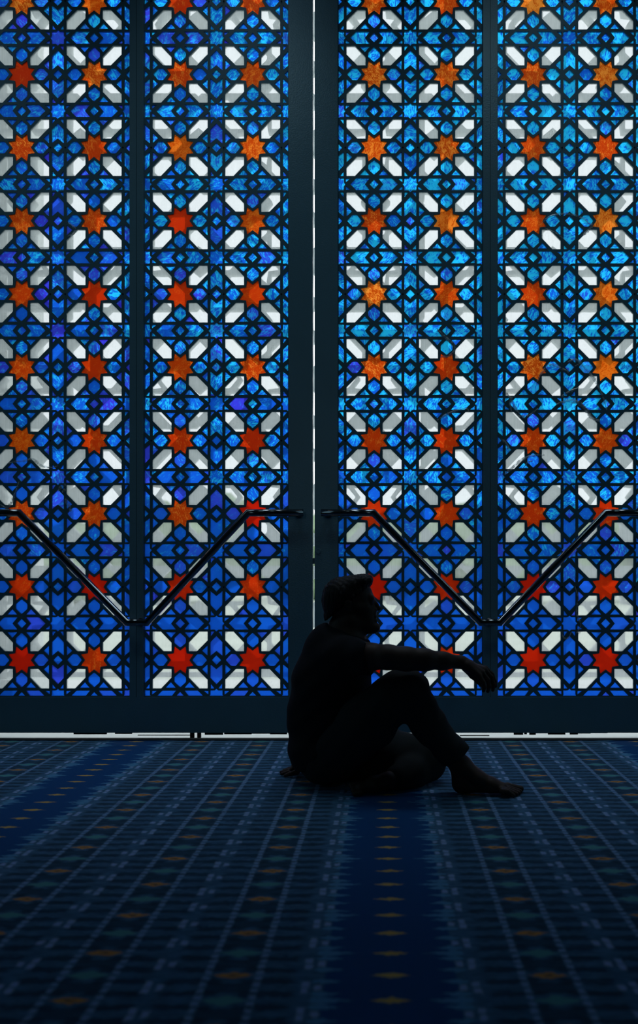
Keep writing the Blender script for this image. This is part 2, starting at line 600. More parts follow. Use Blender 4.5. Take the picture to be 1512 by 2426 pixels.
def pattern(nc, nr, coarse=False):
    """Panes of a grid of nc x nr star cells, in drawing units; origin at the first star centre."""
    x0, x1 = -Q / 2, (nc - 0.5) * Q
    y0, y1 = -Q / 2, (nr - 0.5) * Q
    res = []

    def add(kind, poly, ij):
        xs = [p[0] for p in poly]; ys = [p[1] for p in poly]
        e = 6.0
        lim = False
        if min(xs) < x0: poly = clip(poly, 0, x0 + e, False); lim = True
        if poly and max(xs) > x1: poly = clip(poly, 0, x1 - e, True); lim = True
        if poly and min(ys) < y0: poly = clip(poly, 1, y0 + e, False); lim = True
        if poly and max(ys) > y1: poly = clip(poly, 1, y1 - e, True); lim = True
        if len(poly) >= 3 and abs(area(poly)) > 120:
            if area(poly) < 0: poly = poly[::-1]
            res.append((kind, poly, ij))

    def grow(poly, k=1.035):
        mx_ = sum(p[0] for p in poly) / len(poly); my_ = sum(p[1] for p in poly) / len(poly)
        return [(mx_ + (p[0] - mx_) * k, my_ + (p[1] - my_) * k) for p in poly]
    add0 = add
    add = lambda kind, poly, ij: add0(kind, grow(poly) if kind == 'blue' else poly, ij)
    for i in range(nc):
        for j in range(nr):
            cx, cy = i * Q, j * Q
            add('star', mv(STAR, cx, cy), (i, j))
            for K in (KITE, mir(KITE, 1, -1), tr(KITE), mir(tr(KITE), -1, 1)):
                add('blue', mv(K, cx, cy), (i, j))
            for s in SGN:
                add('clear', mv(mir(CLEAR, *s), cx, cy), (i, j))
                if not coarse:
                    add('blue', mv(mir(TRI_H, *s), cx, cy), (i, j))
                    add('blue', mv(mir(tr(TRI_H), *s), cx, cy), (i, j))
    for i in range(nc + 1):
        for j in range(nr):
            cx, cy = (i - 0.5) * Q, j * Q
            if not coarse:
                add('blue', mv(DIA, cx, cy), (i, j))
            add('blue', mv(CHEV, cx, cy), (i, j))
            add('blue', mv(mir(CHEV, 1, -1), cx, cy), (i, j))
    for i in range(nc):
        for j in range(nr + 1):
            cx, cy = i * Q, (j - 0.5) * Q
            if not coarse:
                add('blue', mv(DIA, cx, cy), (i, j))
            add('blue', mv(tr(CHEV), cx, cy), (i, j))
            add('blue', mv(mir(tr(CHEV), -1, 1), cx, cy), (i, j))
    for i in range(nc + 1):
        for j in range(nr + 1):
            cx, cy = (i - 0.5) * Q, (j - 0.5) * Q
            add('blue', mv(CROSS, cx, cy), (i, j))
            if not coarse:
                for s in SGN:
                    add('blue', mv(mir(SMALL, *s), cx, cy), (i, j))
                    add('blue', mv(mir(tr(SMALL), *s), cx, cy), (i, j))
    return res


def extruded_holes(name, outer, holes, y0, y1, to3, mat, parent=None):
    """A plate between depths y0 and y1 with the given outline and openings (2-D, metres)."""
    from mathutils.geometry import delaunay_2d_cdt
    v2, fin = [], []
    for poly in [outer] + holes:
        b0 = len(v2)
        v2 += [Vector((p[0], p[1])) for p in poly]
        fin.append(list(range(b0, b0 + len(poly))))
    vo, _e, fo, _ov, _oe, of = delaunay_2d_cdt(v2, [], fin, 0, 1e-6)
    keep = [f for f, o in zip(fo, of) if list(o) == [0]]
    n = len(vo)
    used = sorted({i for f in keep for i in f})
    remap = {u: k for k, u in enumerate(used)}
    n = len(used)
    verts = [(vo[u].x, y0, vo[u].y) for u in used] + [(vo[u].x, y1, vo[u].y) for u in used]
    faces, cnt = [], {}
    for f in keep:
        g = [remap[i] for i in f]
        faces.append(g)
        faces.append([n + i for i in reversed(g)])
        for i in range(3):
            cnt[(g[i], g[(i + 1) % 3])] = True
    for (i, j) in cnt:
        if (j, i) not in cnt:
            faces.append([j, i, n + i, n + j])
    me = bpy.data.meshes.new(name)
    me.from_pydata(verts, [], faces)
    me.update()
    return link_mesh(name, me, mat, parent)


def pane_mesh(name, polys, attrs, y0, y1):
    verts, faces, fa = [], [], []
    for poly, at_ in zip(polys, attrs):
        n = len(poly)
        b0 = len(verts)
        verts += [(x, y0, z) for x, z in poly] + [(x, y1, z) for x, z in poly]
        faces.append([b0 + i for i in range(n)])
        faces.append([b0 + n + i for i in reversed(range(n))])
        fa += [at_, at_]
    me = bpy.data.meshes.new(name)
    me.from_pydata(verts, [], faces)
    if attrs and attrs[0] is not None:
        a = me.attributes.new('pane', 'FLOAT_COLOR', 'FACE')
        a.data.foreach_set('color', np.array(fa, np.float32).ravel())
    me.update()
    return me


NROW = 10
ROW0 = 1564.0                    # pixel row of the lowest stars
PANEL_BOTTOM = dz(ROW0 + 173.6 / 2)
PANEL_TOP = PANEL_BOTTOM + NROW * CELLZ
PAT = pattern(2, NROW)
YG0, YG1 = YD + 0.007, YD + 0.0115   # glass
YL0, YL1 = YD + 0.002, YD + 0.016    # lattice


def build_panel(cpx, parent, label):
    """One glazed panel centred on pixel column cpx."""
    xc = dx(cpx)
    zb = PANEL_BOTTOM

    def T2(p):
        return (xc + (p[0] - Q / 2) * CELLX / Q, zb + (p[1] + Q / 2) * CELLZ / Q)
    holes = [[T2(p) for p in poly] for _, poly, _ in PAT]
    hw = CELLX
    outer = [(xc - hw, zb), (xc + hw, zb), (xc + hw, PANEL_TOP), (xc - hw, PANEL_TOP)]
    panel = extruded_holes('stained_glass_panel', outer, holes, YL0, YL1, None, M_LATTICE, parent)
    tag(panel, label)
    blue, clear, ba = [], [], []
    star_me = None
    for (kind, poly, (i, j)), h in zip(PAT, holes):
        if kind == 'clear':
            clear.append(h)
        elif kind == 'blue':
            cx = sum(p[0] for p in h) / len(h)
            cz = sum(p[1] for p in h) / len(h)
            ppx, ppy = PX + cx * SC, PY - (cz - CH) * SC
            # refracted sky brightness painted per pane, streakier towards the upper right
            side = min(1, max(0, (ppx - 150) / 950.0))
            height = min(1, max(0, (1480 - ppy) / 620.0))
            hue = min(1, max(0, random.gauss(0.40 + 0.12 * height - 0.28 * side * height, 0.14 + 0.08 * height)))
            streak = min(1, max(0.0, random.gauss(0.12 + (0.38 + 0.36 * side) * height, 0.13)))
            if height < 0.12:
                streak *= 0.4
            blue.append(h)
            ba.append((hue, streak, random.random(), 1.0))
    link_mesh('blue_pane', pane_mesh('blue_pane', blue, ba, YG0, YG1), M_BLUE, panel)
    link_mesh('clear_pane', pane_mesh('clear_pane', clear, [None] * len(clear), YG0, YG0 + 0.003), M_CLEAR, panel)
    first = None
    for i in range(2):
        for j in range(NROW):
            if first is None:
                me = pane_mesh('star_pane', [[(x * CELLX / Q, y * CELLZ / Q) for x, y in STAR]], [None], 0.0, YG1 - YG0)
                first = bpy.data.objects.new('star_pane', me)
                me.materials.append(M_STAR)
                s = first
            else:
                s = first.copy()
            COL.objects.link(s)
            s.parent = panel
            s.matrix_parent_inverse = Matrix.Identity(4)
            pc = T2((i * Q, j * Q))
            s.location = (pc[0], YG0, pc[1])
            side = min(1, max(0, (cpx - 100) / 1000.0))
            s['refraction_streaks'] = float(min(1, max(0, random.gauss(0.06 + 0.54 * min(1, j / 5.0) * (0.65 + 0.35 * side), 0.15))))  # painted sky refraction, stronger in the upper rows
    # small dark screws that hold the bars
    base = None
    for i in range(2):
        for j in range(1, NROW, 2):
            for off in (-208, 208):
                if base is None:
                    bm = bmesh.new()
                    sweep(bm, [Vector((0, 0.004, 0)), Vector((0, -0.0015, 0)), Vector((0, -0.003, 0))], [0.0042, 0.0042, 0.0028], 12)
                    base = bm_finish('screw', bm, M_SWEEP, None)
                    sc = base
                else:
                    sc = base.copy()
                    COL.objects.link(sc)
                sc.parent = panel
                sc.matrix_parent_inverse = Matrix.Identity(4)
                pc = T2((i * Q + off, j * Q))
                sc.location = (pc[0], YL0, pc[1])
    return panel


def build_door(name, x0, x1, cA, cB, mul, label, hdl):
    root = empty(name, ((x0 + x1) / 2, YD, 0.03))
    tag(root, label, 'door', kind='structure')
    zb = dz(1735)
    zr = PANEL_BOTTOM
    xa0, xa1 = dx(cA) - CELLX, dx(cA) + CELLX
    xb0, xb1 = dx(cB) - CELLX, dx(cB) + CELLX
    y0, y1 = YD - 0.012, YD + DT - 0.012
    xm = (xa1 + xb0) / 2
    fr = boxes('door_frame', [(x0, xa0, y0, y1, zb, DOOR_TOP), (xb1, x1, y0, y1, zb, DOOR_TOP),
                              (xa1, xm - 0.0012, y0, y1, zr, PANEL_TOP), (xm + 0.0012, xb0, y0, y1, zr, PANEL_TOP),
                              (xa1 + 0.005, xb0 - 0.005, y0 + 0.01, y1 - 0.005, zr, PANEL_TOP),
                              (xa0, xb1, y0, y1, zb, zr), (xa0, xb1, y0, y1, PANEL_TOP, DOOR_TOP)], M_FRAME, root)
    build_panel(cA, root, 'stained glass panel on the left of the middle bar of its door leaf')
    build_panel(cB, root, 'stained glass panel on the right of the middle bar of its door leaf')
    # pull handle: bent tube standing off the leaf
    yh = YD - 0.085
    pts = [at(px, py, yh) for px, py in hdl]
    bm = bmesh.new()
    sweep(bm, pts, 0.0175, 24)
    h = bm_finish('pull_handle', bm, M_STEEL, root, smooth=False)
    for pl in h.data.polygons:
        pl.use_smooth = len(pl.vertices) == 4
    tag(h, 'polished steel tube handle bent into a wide V')
    for px, py in (hdl[0], hdl[2], hdl[-1]):
        if (px, py) == hdl[2]:
            c = (at(*hdl[2], yh) + at(*hdl[3], yh)) / 2
        elif (px, py) == hdl[0]:
            c = at(*hdl[0], yh) + Vector((0.03, 0, 0))
        else:
            c = at(*hdl[-1], yh) - Vector((0.03, 0, 0))
        bm = bmesh.new()
        sweep(bm, [c + Vector((0, 0.010, 0)), Vector((c.x, y0 - 0.004, c.z))], 0.009, 16)
        sweep(bm, [Vector((c.x, y0 - 0.005, c.z)), Vector((c.x, y0 + 0.002, c.z))], 0.019, 20)
        so = bm_finish('standoff', bm, M_STEEL, h)
        for pl in so.data.polygons:
            pl.use_smooth = len(pl.vertices) == 4
    return root, zb


HL = [(-71, 1215), (45, 1215), (301, 1475), (348, 1475), (588, 1215), (719, 1215)]
HR = [(761, 1215), (885, 1215), (1139, 1475), (1185, 1475), (1436, 1215), (1556, 1215)]
d1, ZB = build_door('door_1', LEAF_L0, LEAF_L1, 136.5, 512.5, 324.5,
                    'left leaf of the tall stained glass double doors', HL)
d2, _ = build_door('door_2', LEAF_R0, LEAF_R1, 972.5, 1350.0, 1161.5,
                   'right leaf of the tall stained glass double doors', HR)


# worn brush strip: dark pieces that close parts of the gap under each leaf
def sweep_pieces(parent, segs):
    lst = []
    for a, c, top, bot in segs:       # pixel columns, pixel rows
        lst.append((dx(a), dx(c), YD + 0.002, YD + 0.012, dz(bot), dz(top)))
    o = boxes('door_sweep', lst, M_SWEEP, parent)
    return o


sweep_pieces(d1, [(-93, 741, 1733, 1736), (174, 252, 1735, 1740.0), (272, 312, 1735, 1739), (312, 326, 1734, 1736.2), (326, 450, 1741.5, 1743.0),
                  (450, 460, 1735, 1748), (467, 476, 1735, 1748), (485, 528, 1735, 1741), (531, 596, 1735, 1740),
                  (596, 640, 1735, 1738.5), (640, 680, 1735, 1740)])
sweep_pieces(d2, [(746, 1580, 1733, 1736), (1090, 1160, 1742.2, 1744), (1218, 1240, 1735, 1741), (1243, 1249, 1735, 1740), (1255, 1270, 1735, 1741),
                  (1270, 1298, 1735, 1737.5), (1299, 1340, 1735, 1740.5), (1351, 1370, 1735, 1740.5), (1370, 1400, 1735, 1738), (1400, 1440, 1735, 1737)])
# lock on the meeting stiles
bm = bmesh.new()
c = Vector((dx(755), YD - 0.012, dz(1306)))
sweep(bm, [c + Vector((0, 0.004, 0)), c + Vector((0, -0.006, 0))], [0.014, 0.012], 24)
bm_box(bm, dx(740), dx(748), YD + 0.0, YD + 0.02, dz(1336), dz(1322))
tag(bm_finish('lock_cylinder', bm, M_FRAME, d2))

# ------------------------------------------------------------------ outside
tag(boxes('terrace', [(-9, 9, YD - 0.008, 7.4, -0.10, -0.012)], M_TERRACE), 'pale terrace floor outside the doors', 'terrace', kind='structure')
tag(boxes('lawn', [(-60, 60, 7.4, 90, -0.25, -0.05)], M_LAWN), 'pale green lawn beyond the terrace', 'lawn', kind='structure')


def lattice_screen():
    Px = 0.66
    nc, nr = 7, 7
    pat = pattern(nc, nr, coarse=True)
    x0 = -2.02
    z0 = 0.26

    def T2(p):
        return (x0 + p[0] * Px / Q, z0 + (p[1] + Q / 2) * Px / Q)
    holes = []
    for k, poly, _ in pat:
        cx = sum(p[0] for p in poly) / len(poly); cy = sum(p[1] for p in poly) / len(poly)
        s = 1.0 if k != 'clear' else 1.04
        holes.append([T2((cx + (p[0] - cx) * s, cy + (p[1] - cy) * s)) for p in poly])
    a0 = T2((-Q / 2 - 14, -Q / 2 - 14)); a1 = T2(((nc - 0.5) * Q + 14, (nr - 0.5) * Q + 14))
    outer = [(a0[0], a0[1]), (a1[0], a0[1]), (a1[0], a1[1]), (a0[0], a1[1])]
    root = empty('lattice_screen', ((a0[0] + a1[0]) / 2, 5.22, -0.012))
    tag(root, 'white geometric lattice screen standing outside behind the glass doors', 'screen')
    extruded_holes('screen_panel', outer, holes, 5.20, 5.25, None, M_SCREEN, root)
    for xx in (a0[0] + 0.02, a1[0] - 0.02):
        boxes('post', [(xx - 0.03, xx + 0.03, 5.19, 5.245, -0.012, a1[1])], M_SCREEN, root)


lattice_screen()
pl = empty('stone_pillar', (-2.75, 5.75, -0.012))
tag(pl, 'pale stone pillar outside, seen through the leftmost glass column', 'pillar')
boxes('shaft', [(-3.25, -2.22, 5.5, 6.1, 0.2, 4.8)], M_PILLAR, pl, 0.01)
boxes('plinth', [(-3.30, -2.17, 5.45, 6.15, -0.012, 0.2)], M_PILLAR, pl, 0.01)


def tree(x, y, h, r, label):
    root = empty('tree', (x, y, -0.05))
    tag(root, label, 'tree', 'trees beyond the lawn')
    bm = bmesh.new()
    rng = random.Random(int(x * 31 + y * 7))
    for k in range(16):
        c = Vector((x + rng.uniform(-r, r), y + rng.uniform(-r, r) * 0.7, h * rng.uniform(0.4, 1.0)))
        rr = r * rng.uniform(0.3, 0.55)
        bmesh.ops.create_icosphere(bm, subdivisions=3, radius=rr, matrix=Matrix.Translation(c))
    for v in bm.verts:
        n = v.normal if v.normal.length > 0 else Vector((0, 0, 1))
        v.co += Vector((rng.uniform(-1, 1), rng.uniform(-1, 1), rng.uniform(-1, 1))) * r * 0.05
    bm_finish('crown', bm, M_LEAF, root)
    bm = bmesh.new()
    sweep(bm, [Vector((x, y, -0.1)), Vector((x + 0.05, y, h * 0.4)), Vector((x, y, h * 0.8))], [0.16, 0.12, 0.06], 10)
    bm_finish('trunk', bm, M_BARK, root)


for x, y, h, r in ((-13, 34, 2.1, 2.2), (-7.5, 31, 2.5, 2.4), (-1.5, 36, 2.2, 2.6), (4.0, 30, 2.4, 2.1), (9.0, 33, 2.6, 2.2), (16, 40, 2.6, 2.5)):
    tree(x, y, h, r, 'hazy rounded green tree far beyond the lawn, seen through clear panes')

# ------------------------------------------------------------------ the seated man
class Field:
    """Signed distance field on a grid, filled with smooth unions of round cones."""
    def __init__(self, lo, hi, h):
        self.h = h
        self.lo = np.array(lo, np.float64)
        self.n = np.ceil((np.array(hi) - self.lo) / h).astype(int) + 1
        self.d = np.full(self.n, 0.12, np.float32)

    def axes(self, lo, hi):
        i0 = np.maximum(0, np.floor((lo - self.lo) / self.h).astype(int))
        i1 = np.minimum(self.n, np.ceil((hi - self.lo) / self.h).astype(int) + 1)
        if np.any(i1 <= i0):
            return None, None
        sl = tuple(slice(a, c) for a, c in zip(i0, i1))
        ax = [(self.lo[k] + self.h * np.arange(i0[k], i1[k])).astype(np.float32) for k in range(3)]
        return sl, ax

    def prim(self, a, c, r0, r1, k=0.02, sy=1.0, cut=False):
        a, c = np.array(a, np.float64), np.array(c, np.float64)
        rm = max(r0, r1)
        mar = 0.05 + k
        ext = np.array([rm, rm * sy, rm]) + mar
        sl, ax = self.axes(np.minimum(a, c) - ext, np.maximum(a, c) + ext)
        if sl is None:
            return
        X, Y, Z = np.meshgrid(*ax, indexing='ij')
        ym = (a[1] + c[1]) / 2
        # scale the depth axis so that the section is an ellipse
        qx, qy, qz = X - a[0], (Y - a[1]) / sy, Z - a[2]
        bx, by, bz = c[0] - a[0], (c[1] - a[1]) / sy, c[2] - a[2]
        bb = max(1e-9, bx * bx + by * by + bz * bz)
        t = np.clip((qx * bx + qy * by + qz * bz) / bb, 0, 1)
        d = np.sqrt((qx - t * bx) ** 2 + (qy - t * by) ** 2 + (qz - t * bz) ** 2) - (r0 + t * (r1 - r0))
        cur = self.d[sl]
        if cut:
            d = -d
            hh = np.clip(0.5 - 0.5 * (d - cur) / k, 0, 1) if k > 0 else None
            self.d[sl] = (d * (1 - hh) * 0 + np.maximum(cur, d) + k * 0.25 * np.maximum(0, 1 - np.abs(cur - d) / k) ** 2)
        else:
            m = np.minimum(cur, d)
            if k > 0:
                m = m - k * 0.25 * np.maximum(0, 1 - np.abs(cur - d) / k) ** 2
            self.d[sl] = m

    def chain(self, pts, k=0.02, sy=1.0):
        for (a, r0), (c, r1) in zip(pts, pts[1:]):
            self.prim(a, c, r0, r1, k, sy)

    def half(self, p, nrm, k=0.004):
        """keep the side of the plane that the normal points away from"""
        ax = [(self.lo[i] + self.h * np.arange(self.n[i])).astype(np.float32) for i in range(3)]
        nv = np.array(nrm, np.float64); nv /= np.linalg.norm(nv)
        d = ((ax[0] - p[0]) * nv[0])[:, None, None] + ((ax[1] - p[1]) * nv[1])[None, :, None] + ((ax[2] - p[2]) * nv[2])[None, None, :]
        d = d.astype(np.float32)
        self.d = np.maximum(self.d, d) + k * 0.25 * np.maximum(0, 1 - np.abs(self.d - d) / k) ** 2

    def wrinkle(self, fn):
        ax = [(self.lo[i] + self.h * np.arange(self.n[i])).astype(np.float32) for i in range(3)]
        X, Y, Z = np.meshgrid(*ax, indexing='ij')
        self.d = self.d + fn(X, Y, Z).astype(np.float32)

    def mesh(self, name):
        """naive surface nets"""
        D = self.d
        s = D < 0
        nx, ny, nz = D.shape
        cs = np.zeros((nx - 1, ny - 1, nz - 1), np.int8)
        for i in (0, 1):
            for j in (0, 1):
                for k in (0, 1):
                    cs += s[i:nx - 1 + i, j:ny - 1 + j, k:nz - 1 + k]
        act = (cs > 0) & (cs < 8)
        I = np.argwhere(act)
        idx = np.full(act.shape, -1, np.int64)
        idx[act] = np.arange(len(I))
        acc = np.zeros((len(I), 3)); cnt = np.zeros(len(I))
        corners = [(i, j, k) for i in (0, 1) for j in (0, 1) for k in (0, 1)]
        for a in range(8):
            for c in range(a + 1, 8):
                A, C = np.array(corners[a]), np.array(corners[c])
                if np.abs(A - C).sum() != 1:
                    continue
                da = D[I[:, 0] + A[0], I[:, 1] + A[1], I[:, 2] + A[2]]
                dc = D[I[:, 0] + C[0], I[:, 1] + C[1], I[:, 2] + C[2]]
                cr = (da < 0) != (dc < 0)
                t = np.where(cr, da / np.where(cr, da - dc, 1), 0)
                acc += np.where(cr[:, None], A + t[:, None] * (C - A), 0)
                cnt += cr
        V = self.lo + self.h * (I + acc / cnt[:, None])
        quads = []
        for axis in range(3):
            u, v = (axis + 1) % 3, (axis + 2) % 3
            sa = [slice(None)] * 3; sb = [slice(None)] * 3
            sa[axis] = slice(0, D.shape[axis] - 1); sb[axis] = slice(1, D.shape[axis])
            x0, x1 = s[tuple(sa)], s[tuple(sb)]
            E = np.argwhere(x0 != x1)
            ok = (E[:, u] > 0) & (E[:, v] > 0) & (E[:, u] < D.shape[u] - 1) & (E[:, v] < D.shape[v] - 1)
            E = E[ok]
            ins = x0[E[:, 0], E[:, 1], E[:, 2]]

            def cell(du, dv):
                q = E.copy(); q[:, u] -= du; q[:, v] -= dv
                return idx[q[:, 0], q[:, 1], q[:, 2]]
            q = np.stack([cell(1, 1), cell(0, 1), cell(0, 0), cell(1, 0)], 1)
            q[~ins] = q[~ins][:, ::-1]
            quads.append(q)
        Qd = np.concatenate(quads)
        me = bpy.data.meshes.new(name)
        me.vertices.add(len(V)); me.vertices.foreach_set('co', V.astype(np.float32).ravel())
        me.loops.add(Qd.size); me.loops.foreach_set('vertex_index', Qd.astype(np.int32).ravel())
        me.polygons.add(len(Qd))
        me.polygons.foreach_set('loop_start', (np.arange(len(Qd)) * 4).astype(np.int32))
        me.polygons.foreach_set('use_smooth', np.ones(len(Qd), bool))
        me.update(calc_edges=True)
        me.validate()
        return me


def A3(x, y, Y):
    return tuple(at(x, y, Y))


HY = 3.585      # depth of the middle of the head

man = empty('person', (at(800, 1850, 3.6).x, 3.6, 0.0))
tag(man, 'person in dark t-shirt sitting on the carpet, arm resting on raised knee, head in profile', 'person')

body = Field((-0.42, 3.22, -0.012), (0.58, 4.00, 0.86), 0.0035)
B = body.prim
# pelvis and torso
B(A3(768, 1795, 3.56), A3(775, 1795, 3.70), 0.088, 0.088, 0.03)
body.chain([(A3(772, 1765, 3.63), 0.120), (A3(775, 1690, 3.63), 0.122), (A3(790, 1615, 3.62), 0.126), (A3(800, 1562, 3.61), 0.116)], 0.04, 1.18)
B(A3(815, 1562, 3.47), A3(818, 1560, 3.76), 0.070, 0.070, 0.05)
B(A3(805, 1525, 3.60), A3(820, 1510, 3.60), 0.085, 0.070, 0.05, 1.1)
# neck and head
body.chain([(A3(812, 1520, 3.595), 0.074), (A3(824, 1478, HY), 0.066)], 0.03)
B(A3(815, 1418, HY), A3(840, 1414, HY), 0.074, 0.0715, 0.01, 0.96)
B(A3(836, 1440, HY), A3(850, 1445, HY), 0.066, 0.056, 0.02, 0.98)
B(A3(862, 1435, HY), A3(868, 1465, HY), 0.038, 0.036, 0.02, 1.25)
B(A3(872, 1478, HY), A3(882, 1487, HY), 0.030, 0.024, 0.015, 1.25)          # chin
for sgn in (-1, 1):                                                        # jaw lines, cheek bones, ears, lids
    B(A3(828, 1468, HY + sgn * 0.048), A3(872, 1489, HY + sgn * 0.016), 0.020, 0.016, 0.02)
    B(A3(866, 1440, HY + sgn * 0.040), A3(848, 1438, HY + sgn * 0.058), 0.014, 0.014, 0.012)
    B(A3(823, 1428, HY + sgn * 0.072), A3(827, 1446, HY + sgn * 0.069), 0.015, 0.009, 0.004, 0.45)
    B(A3(827, 1434, HY + sgn * 0.080), A3(829, 1440, HY + sgn * 0.079), 0.006, 0.005, 0.004, cut=True)
    B(A3(887, 1427, HY + sgn * 0.031), A3(885, 1428, HY + sgn * 0.040), 0.011, 0.010, 0.008, cut=True)
    B(A3(877, 1427.5, HY + sgn * 0.031), A3(877, 1427.5, HY + sgn * 0.032), 0.0115, 0.0115, 0.003)
B(A3(878, 1417, HY - 0.030), A3(878, 1417, HY + 0.030), 0.0145, 0.0145, 0.010)   # brow
body.chain([(A3(884, 1422, HY), 0.008), (A3(891, 1432, HY), 0.0085), (A3(897, 1441, HY), 0.0100)], 0.008)
B(A3(888, 1444, HY - 0.012), A3(888, 1444, HY + 0.012), 0.009, 0.009, 0.005)     # nostrils
B(A3(884, 1452, HY - 0.012), A3(884, 1452, HY + 0.012), 0.013, 0.013, 0.008)
B(A3(888.0, 1460, HY - 0.016), A3(888.0, 1460, HY + 0.016), 0.0085, 0.0085, 0.004)  # lips
B(A3(888.2, 1470, HY - 0.014), A3(888.2, 1470, HY + 0.014), 0.0090, 0.0090, 0.004)
B(A3(889.5, 1487, HY - 0.010), A3(889.5, 1487, HY + 0.010), 0.0185, 0.0185, 0.010)
# near (right) arm, resting on the raised knee
body.chain([(A3(838, 1552, 3.45), 0.060), (A3(880, 1556, 3.39), 0.047), (A3(920, 1557, 3.355), 0.0425), (A3(962, 1561, 3.345), 0.041),
            (A3(1005, 1563, 3.355), 0.038), (A3(1050, 1566, 3.38), 0.0305), (A3(1095, 1568, 3.405), 0.0215)], 0.02)
# hand: palm then thumb and fingers
body.chain([(A3(1092, 1569, 3.405), 0.0215), (A3(1112, 1577, 3.41), 0.0225)], 0.012, 1.15)
KN = [(A3(1136, 1601, 3.378), 0.0105), (A3(1143, 1594, 3.398), 0.0112), (A3(1149, 1588, 3.420), 0.0116), (A3(1150, 1584, 3.443), 0.0112)]
for (p, r), wx in zip(KN, (3.388, 3.398, 3.410, 3.422)):
    B(A3(1108, 1578, wx), p, 0.0165, r, 0.012)
FING = [
    [(A3(1136, 1601, 3.378), 0.0098), (A3(1145, 1616, 3.372), 0.0085), (A3(1148, 1628, 3.372), 0.0078), (A3(1146, 1637, 3.375), 0.0065)],
    [(A3(1143, 1594, 3.398), 0.0105), (A3(1156, 1611, 3.395), 0.0092), (A3(1159, 1626, 3.397), 0.0084), (A3(1156, 1638, 3.400), 0.0068)],
    [(A3(1149, 1588, 3.420), 0.0108), (A3(1164, 1604, 3.420), 0.0094), (A3(1169, 1622, 3.422), 0.0086), (A3(1168, 1635, 3.424), 0.0068)],
    [(A3(1150, 1584, 3.443), 0.0105), (A3(1165, 1597, 3.447), 0.0092), (A3(1172, 1614, 3.450), 0.0084), (A3(1174, 1626, 3.450), 0.0068)],
]
for ch in FING:
    body.chain(ch, 0.004)
body.chain([(A3(1104, 1582, 3.425), 0.016), (A3(1120, 1600, 3.445), 0.0125), (A3(1133, 1613, 3.450), 0.0105), (A3(1144, 1624, 3.448), 0.0080)], 0.008)
# far (left) arm, propped on the floor behind him
body.chain([(A3(812, 1556, 3.77), 0.058), (A3(770, 1640, 3.83), 0.045), (A3(745, 1705, 3.85), 0.041), (A3(728, 1770, 3.82), 0.033), (A3(716, 1812, 3.79), 0.024)], 0.02)
B(A3(714, 1813, 3.79), A3(701, 1826, 3.765), 0.021, 0.013, 0.012, 1.3)
for k, dy in enumerate((-0.040, -0.014, 0.012, 0.036)):
    ln = (0.050, 0.066, 0.070, 0.060)[k]
    c0 = Vector(A3(703, 1824, 3.765 + dy)); c0.z = 0.020
    B((A3(712, 1818, 3.78 + dy * 0.5)), tuple(c0), 0.014, 0.0105, 0.010)
    c1 = c0 + Vector((-ln * 0.5, dy * 0.2, -0.004)); c2 = c0 + Vector((-ln * 0.9, dy * 0.3, -0.011))
    body.chain([(tuple(c0), 0.0098), (tuple(c1), 0.0088), (tuple(c2), 0.0072)], 0.004)
cT = Vector(A3(698, 1814, 3.715))
body.chain([(A3(714, 1812, 3.765), 0.015), (tuple(cT), 0.0115), (A3(690, 1823, 3.700), 0.008)], 0.006)
# near (right) leg, knee raised, bare foot flat on the carpet
body.chain([(A3(790, 1785, 3.54), 0.092), (A3(880, 1712, 3.46), 0.082), (A3(962, 1642, 3.42), 0.060)], 0.03)
body.chain([(A3(966, 1644, 3.42), 0.058), (A3(1018, 1722, 3.43), 0.052), (A3(1060, 1775, 3.44), 0.040), (A3(1090, 1815, 3.445), 0.0375)], 0.02)
FZ = 3.445
body.chain([(A3(1092, 1812, FZ), 0.038), (A3(1092, 1856, FZ), 0.0335)], 0.012)
B(A3(1096, 1858, FZ), A3(1098, 1858, FZ), 0.033, 0.033, 0.01, 1.05)
body.chain([(A3(1100, 1818, FZ), 0.034), (A3(1130, 1842, FZ - 0.005), 0.029), (A3(1165, 1857, FZ - 0.012), 0.0225), (A3(1190, 1864, FZ - 0.018), 0.0165)], 0.015, 1.45)
B(A3(1112, 1866, FZ), A3(1190, 1868, FZ - 0.018), 0.017, 0.0145, 0.015, 1.9)
TOE = [(-0.058, 1203, 1217, 0.0085), (-0.038, 1203, 1224, 0.0088), (-0.018, 1204, 1229, 0.0090), (0.003, 1205, 1232, 0.0094), (0.030, 1203, 1233.5, 0.0125)]
for dy, xa, xb, r in TOE:
    YY = FZ - 0.012 + dy
    p0 = Vector(A3(xa - 12, 1860, YY)); p0.z = 0.024
    p1 = Vector(A3(xa, 1862, YY)); p1.z = 0.023
    p2 = Vector(A3(xb, 1868, YY)); p2.z = r + 0.0005
    body.chain([(tuple(p0), 0.013), (tuple(p1), r * 1.08), (tuple(p2), r)], 0.004)
